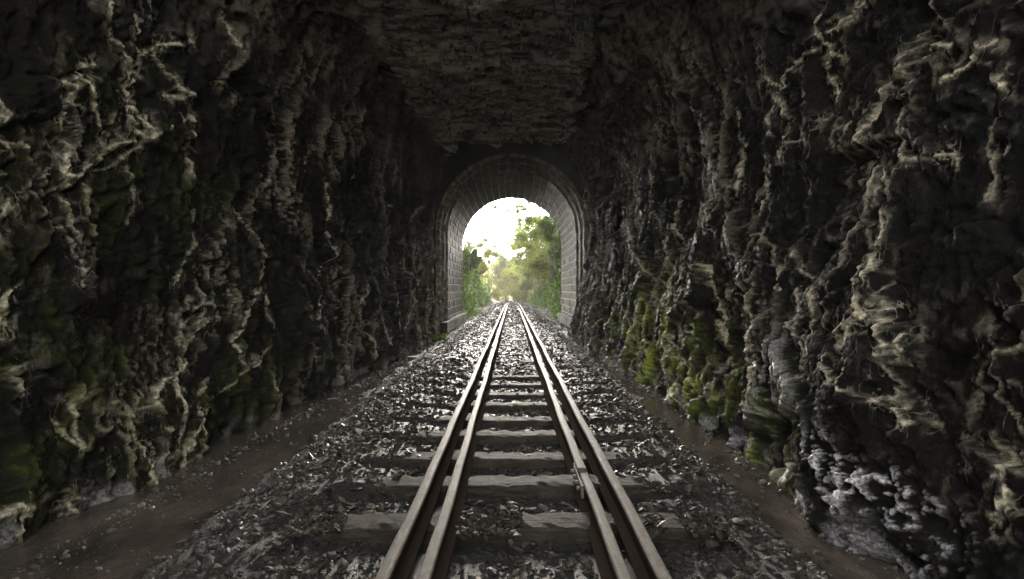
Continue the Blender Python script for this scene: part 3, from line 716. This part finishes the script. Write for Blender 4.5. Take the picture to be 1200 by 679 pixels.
# ------------------------------------------------------------------ outside
def bank(side):
    yb = np.linspace(22.4, 80, 240); s = np.linspace(0, 1, 60); S, B = np.meshgrid(s, yb)
    h = 3.4 - 1.3*sstep(26, 60, B) + .5*noise(B*.25, B*0, B*0+side, 5)
    x = 2.25 + .25*sstep(24, 40, B) + .9*S**1.4 + 7*np.clip(S-.6, 0, 1)**1.2; z = -.3 + h*np.sin(np.clip(S*1.5, 0, 1)*math.pi/2) + np.clip(S-.6, 0, 1)*3
    x = x + .25*fbm(B*.7, S*3, S*0+side*9, 4, 800) - (B-58).clip(0)**2*.004*side*1.0
    return side*x, B, z+grade(B), h
for side, lab in ((-1, 'overgrown cutting bank beyond the arch, on the wide ditch side'), (1, 'overgrown cutting bank beyond the arch, on the narrow ditch side')):
    A, B, C, _ = bank(side); tag(link('hill_bank', np.stack([A, B, C], -1).reshape(-1, 3), grid_faces(*A.shape), M['soil'], None, True), lab, 'bank', kind='structure')

def leaves(c, rads, n, size, seed, droop=0):
    rs = np.random.RandomState(seed); c = np.asarray(c); rads = np.asarray(rads)
    d = rs.normal(size=(n, 3)); d /= np.linalg.norm(d, axis=1)[:, None]; rr = np.abs(rs.normal(0, .62, n))
    p = c + d*rads*rr[:, None]
    a = rs.normal(size=(n, 3)); a[:, 2] -= droop; a /= np.linalg.norm(a, axis=1)[:, None]; b = np.cross(a, rs.normal(size=(n, 3))); b /= np.linalg.norm(b, axis=1)[:, None]
    s = size*rs.uniform(.6, 1.4, n)[:, None]; v = np.stack([p-a*s, p-b*s*.32, p+a*s, p+b*s*.32], 1)
    return v.reshape(-1, 3), np.repeat(rs.rand(n)*.7+rs.rand()*.3, 4)
def leafmesh(name, clumps, mat, parent=None):
    v = np.concatenate([c[0] for c in clumps]); r = np.concatenate([c[1] for c in clumps])
    return link(name, v, np.arange(len(v)).reshape(-1, 4), mat, parent, False, {'rnd': r})
# ground cover on the banks
for side, mat, lab in ((-1, 'leaf_green', 'dense green creepers and ferns covering the bank beyond the arch, wide ditch side'), (1, 'leaf_green', 'dense green creepers and ferns covering the bank beyond the arch, narrow ditch side')):
    A, B, C, _ = bank(side); cl = []; rs = np.random.RandomState(50+side); N = 900
    for q in range(N):
        i = int(rs.rand()**1.8*239); j = int(rs.rand()*52)
        if j < 4 and rs.rand() < .6: continue
        p = (A[i, j], B[i, j], C[i, j]); s = rs.uniform(.2, .5)
        cl.append(leaves(p, (s*.7, s, s*.8), 90, .05+.0018*p[1], q+(side+1)*999, .6))
    tag(leafmesh('bank_foliage', cl, M[mat]), lab, 'creepers', kind='stuff')

def tree(px, y, top_py, lab, mat, seed, spreadx=1.0, base=None, dens=1.0, lean=0, crown_from=.45, group='trees beyond the tunnel mouth', name='tree', leaf=.11):
    rs = np.random.RandomState(seed)
    x = (px-600)*y/FPX; zt = EYE+(339.5-top_py)*y/FPX; zb = base if base is not None else float(grade(y))+(2.0 if abs(x) > 3.0 else -.3)
    H = zt-zb; root = empty(name, (x, y, zb)); tag(root, lab, 'tree', group)
    mbt = MB(); r0 = .035+H*.012
    pts = [(lean*H*k/8*.8 + .12*math.sin(k*1.3+seed)*H/9, .1*math.cos(k+seed), H*.92*k/8) for k in range(9)]
    mbt.tube(pts, [r0*(1-.85*k/8) for k in range(9)], 8)
    tips = []
    nl = int(9+H)
    for q in range(nl):
        k = crown_from + (1-crown_from)*(q+.5)/nl; base_ = Vector(pts[min(int(k*8), 8)]); base_.z = H*.92*k
        a = rs.rand()*6.28; L = (.16+.26*math.sin(math.pi*min(1, (1-k)/(1-crown_from)*.8+.2)))*H*spreadx*rs.uniform(.7, 1.2)
        e = base_ + Vector((math.cos(a)*L, math.sin(a)*L, L*rs.uniform(.15, .7))); m_ = (base_+e)/2 + Vector((0, 0, -.06*L))
        mbt.tube([base_, m_, e], [r0*.35*(1.1-k*.6), r0*.22, r0*.06], 5)
        tips += [e, m_.lerp(e, .5)]
    mbt.build('trunk', M['bark'], root, True)
    cl = []
    for i, e in enumerate(tips):
        for w_ in range(3):
            s = H*.11*rs.uniform(.4, 1.6)*spreadx
            c = e + Vector(rs.normal(0, H*.05*spreadx, 3))
            cl.append(leaves(c, (s*1.1, s*1.1, s*.8), int(240*dens), .0015*y*rs.uniform(.8, 1.2), seed*100+i*3+w_, .5))
    leafmesh('crown', cl, M[mat], root)
    return root
tree(646, 30, 243, 'tall dark green tree leaning out from the bank, topmost against the arch', 'leaf_dark', 1, 1.3, 1.6, 3, -.10, .2)
tree(655, 36, 262, 'yellow green leafy tree behind the tall dark one', 'leaf_gold', 2, 1.2, 1.8, 3, -.05, .2)
tree(634, 38, 275, 'feathery grey green tree in the middle of the right hand trees', 'leaf_pale', 3, 1.0, 1.6, 2.5, -.05, .2)
tree(627, 44, 262, 'broad light green tree filling the gap right of the sky', 'leaf_green', 21, 1.1, 1.0, 2.5, 0, .2)
tree(651, 27, 262, 'leafy bush like tree arching over the bank top close to the arch', 'leaf_green', 22, 1.2, 2.2, 2.5, -.1, .15)
tree(549, 27, 296, 'leafy shrub like tree crowding the left side of the opening', 'leaf_green', 23, 1.2, 2.0, 2.5, .05, .15)
tree(560, 40, 300, 'small bright tree on top of the left bank', 'leaf_gold', 24, 1.2, 2.2, 2., 0, .15)
tree(617, 50, 282, 'slender pale grey tree standing just right of the track end', 'leaf_dark', 4, .7, .3, 1., 0, .15)
tree(628, 60, 292, 'golden bushy tree low behind the slender grey one', 'leaf_gold', 5, 1.2, .2, 1.1, 0, .1)
tree(592, 64, 298, 'thin trunked tree with sparse crown above the end of the track', 'leaf_pale', 6, .6, -.3, .7, 0, .5)
tree(584, 72, 306, 'bare looking pale tree left of the track end', 'leaf_pale', 7, .7, -.3, .6, .05, .45)
tree(603, 78, 310, 'golden tree straight over the vanishing rails', 'leaf_gold', 8, 1.2, -.5, 1., 0, .15)
tree(575, 68, 312, 'low golden tree over the left bank', 'leaf_gold', 9, 1.1, -.3, 1., 0, .15)
tree(562, 46, 286, 'dark flat topped tree rising behind the left bank', 'leaf_dark', 10, .9, 1.4, .8, .06, .45)
tree(548, 33, 252, 'thin airy tree with few leaves against the sky at the left jamb', 'leaf_pale', 11, .9, 1.8, .35, .06, .5)
tree(612, 90, 318, 'distant round golden tree far behind the line', 'leaf_gold', 12, 1.4, -.6, 1., 0, .1)
tree(590, 95, 320, 'distant golden green thicket tree far behind the line', 'leaf_gold', 13, 1.5, -.6, 1., 0, .1)
tree(640, 70, 296, 'tall golden tree high behind the right bank', 'leaf_gold', 14, 1.2, 1.0, 1., 0, .1)
tree(560, 85, 318, 'distant dim tree low behind the left bank', 'leaf_dark', 15, 1.3, .5, 1., 0, .1)
tree(604, 60, 322, 'small leafy sapling beside the curve of the rails', 'leaf_gold', 16, 1.1, -.4, .9, .1, .1, leaf=.08)

cl = []; rs = np.random.RandomState(77)
for q in range(420):
    y = rs.uniform(84, 125); x = rs.uniform(-16, 16); h = rs.rand()**1.3*(5.5+2*math.sin(x*.8))
    cl.append(leaves((x, y, -.8+h), (.9, .9, .7), 110, .17, q+70000, .3))
tag(leafmesh('treeline', cl, M['leaf_gold']), 'sunlit yellow green woodland closing the view beyond the end of the track', 'woodland', kind='stuff')
# grass tufts: at the foot of the arch and on the mossy ledges
cl = []
for (x0, y0, s, nn) in ((-1.95, 15.2, .3, 12), (-2.0, 17.0, .25, 10), (-2.2, 24, .4, 20), (-1.9, 27, .35, 16), (2.1, 25, .4, 14), (-2.0, 31, .4, 14), (-1.9, 36, .5, 14)):
    for q in range(nn): cl.append(leaves((x0+R.normal(0, s*.4), y0+R.normal(0, s*2), -.06+float(grade(y0))), (.09, .12, .05), 26, .045, q+int(y0*10), -1.2))
tag(leafmesh('grass', cl, M['leaf_green']), 'bright grass tufts at the foot of the arch and along the track outside', 'grass', kind='stuff')
# stick in the narrow ditch
mb = MB(); mb.tube([(0, 0, 0), (.03, .11, .012), (.02, .24, .02)], [.006, .007, .004], 6); o = mb.build('stick', M['wood'], None, True); o.location = (1.72, 3.1, -.165)
tag(o, 'short pale stick lying in the water of the narrow ditch', 'stick')

# air: the far trees fade in a thin mist
hb = MB(); hb.box((0, 60, 6.8), (640, 640, 18)); t = NT('haze'); vol = t.node('ShaderNodeVolumePrincipled'); t.t.links.remove(t.out.inputs['Surface'].links[0]); t.n.remove(t.b)
vol.inputs['Color'].default_value = (.95, .93, .88, 1); vol.inputs['Density'].default_value = .0010; vol.inputs['Anisotropy'].default_value = .3
t.ln(vol.outputs[0], t.out.inputs['Volume']); tag(hb.build('haze', t.m), 'thin mist in the tunnel and over the track', 'haze', kind='stuff')
# ------------------------------------------------------------------ light, sky, camera
SUN_EL, SUN_AZ = 9.5, -1.5     # degrees; azimuth from +Y towards +X
w = bpy.data.worlds.new('World'); sc.world = w; w.use_nodes = True; nt = w.node_tree
sky = nt.nodes.new('ShaderNodeTexSky'); sky.sky_type = 'NISHITA'; sky.sun_disc = False
sky.sun_elevation = rad(SUN_EL); sky.sun_rotation = rad(SUN_AZ); sky.air_density = 1.2; sky.dust_density = 4
bg = nt.nodes['Background']; bg.inputs['Strength'].default_value = .09; hs = nt.nodes.new('ShaderNodeHueSaturation'); hs.inputs['Saturation'].default_value = .15   # thin overcast: the sky has little colour
nt.links.new(sky.outputs[0], hs.inputs['Color']); nt.links.new(hs.outputs[0], bg.inputs['Color'])
sl = bpy.data.lights.new('sun', 'SUN'); sl.energy = 1.5; sl.angle = rad(16); sl.color = (1, .93, .82)
so = bpy.data.objects.new('sun', sl); col.objects.link(so)
d = Vector((math.sin(rad(SUN_AZ))*math.cos(rad(SUN_EL)), math.cos(rad(SUN_AZ))*math.cos(rad(SUN_EL)), math.sin(rad(SUN_EL))))
so.rotation_euler = d.to_track_quat('Z', 'Y').to_euler()
cam = bpy.data.cameras.new('camera'); cam.lens = 19.2; cam.sensor_width = 36; cam.clip_end = 3000; cam.clip_start = .05
co = bpy.data.objects.new('camera', cam); col.objects.link(co); co.location = (0, 0, EYE); co.rotation_euler = (rad(90), 0, 0); sc.camera = co
vs = sc.view_settings; vs.view_transform = 'Standard'; vs.look = 'None'; vs.gamma = 1; vs.use_curve_mapping = False; vs.exposure = 4.55
cy = sc.cycles; cy.use_denoising = True; cy.max_bounces = 6; cy.diffuse_bounces = 3; cy.glossy_bounces = 3; cy.sample_clamp_indirect = 4; cy.use_adaptive_sampling = False
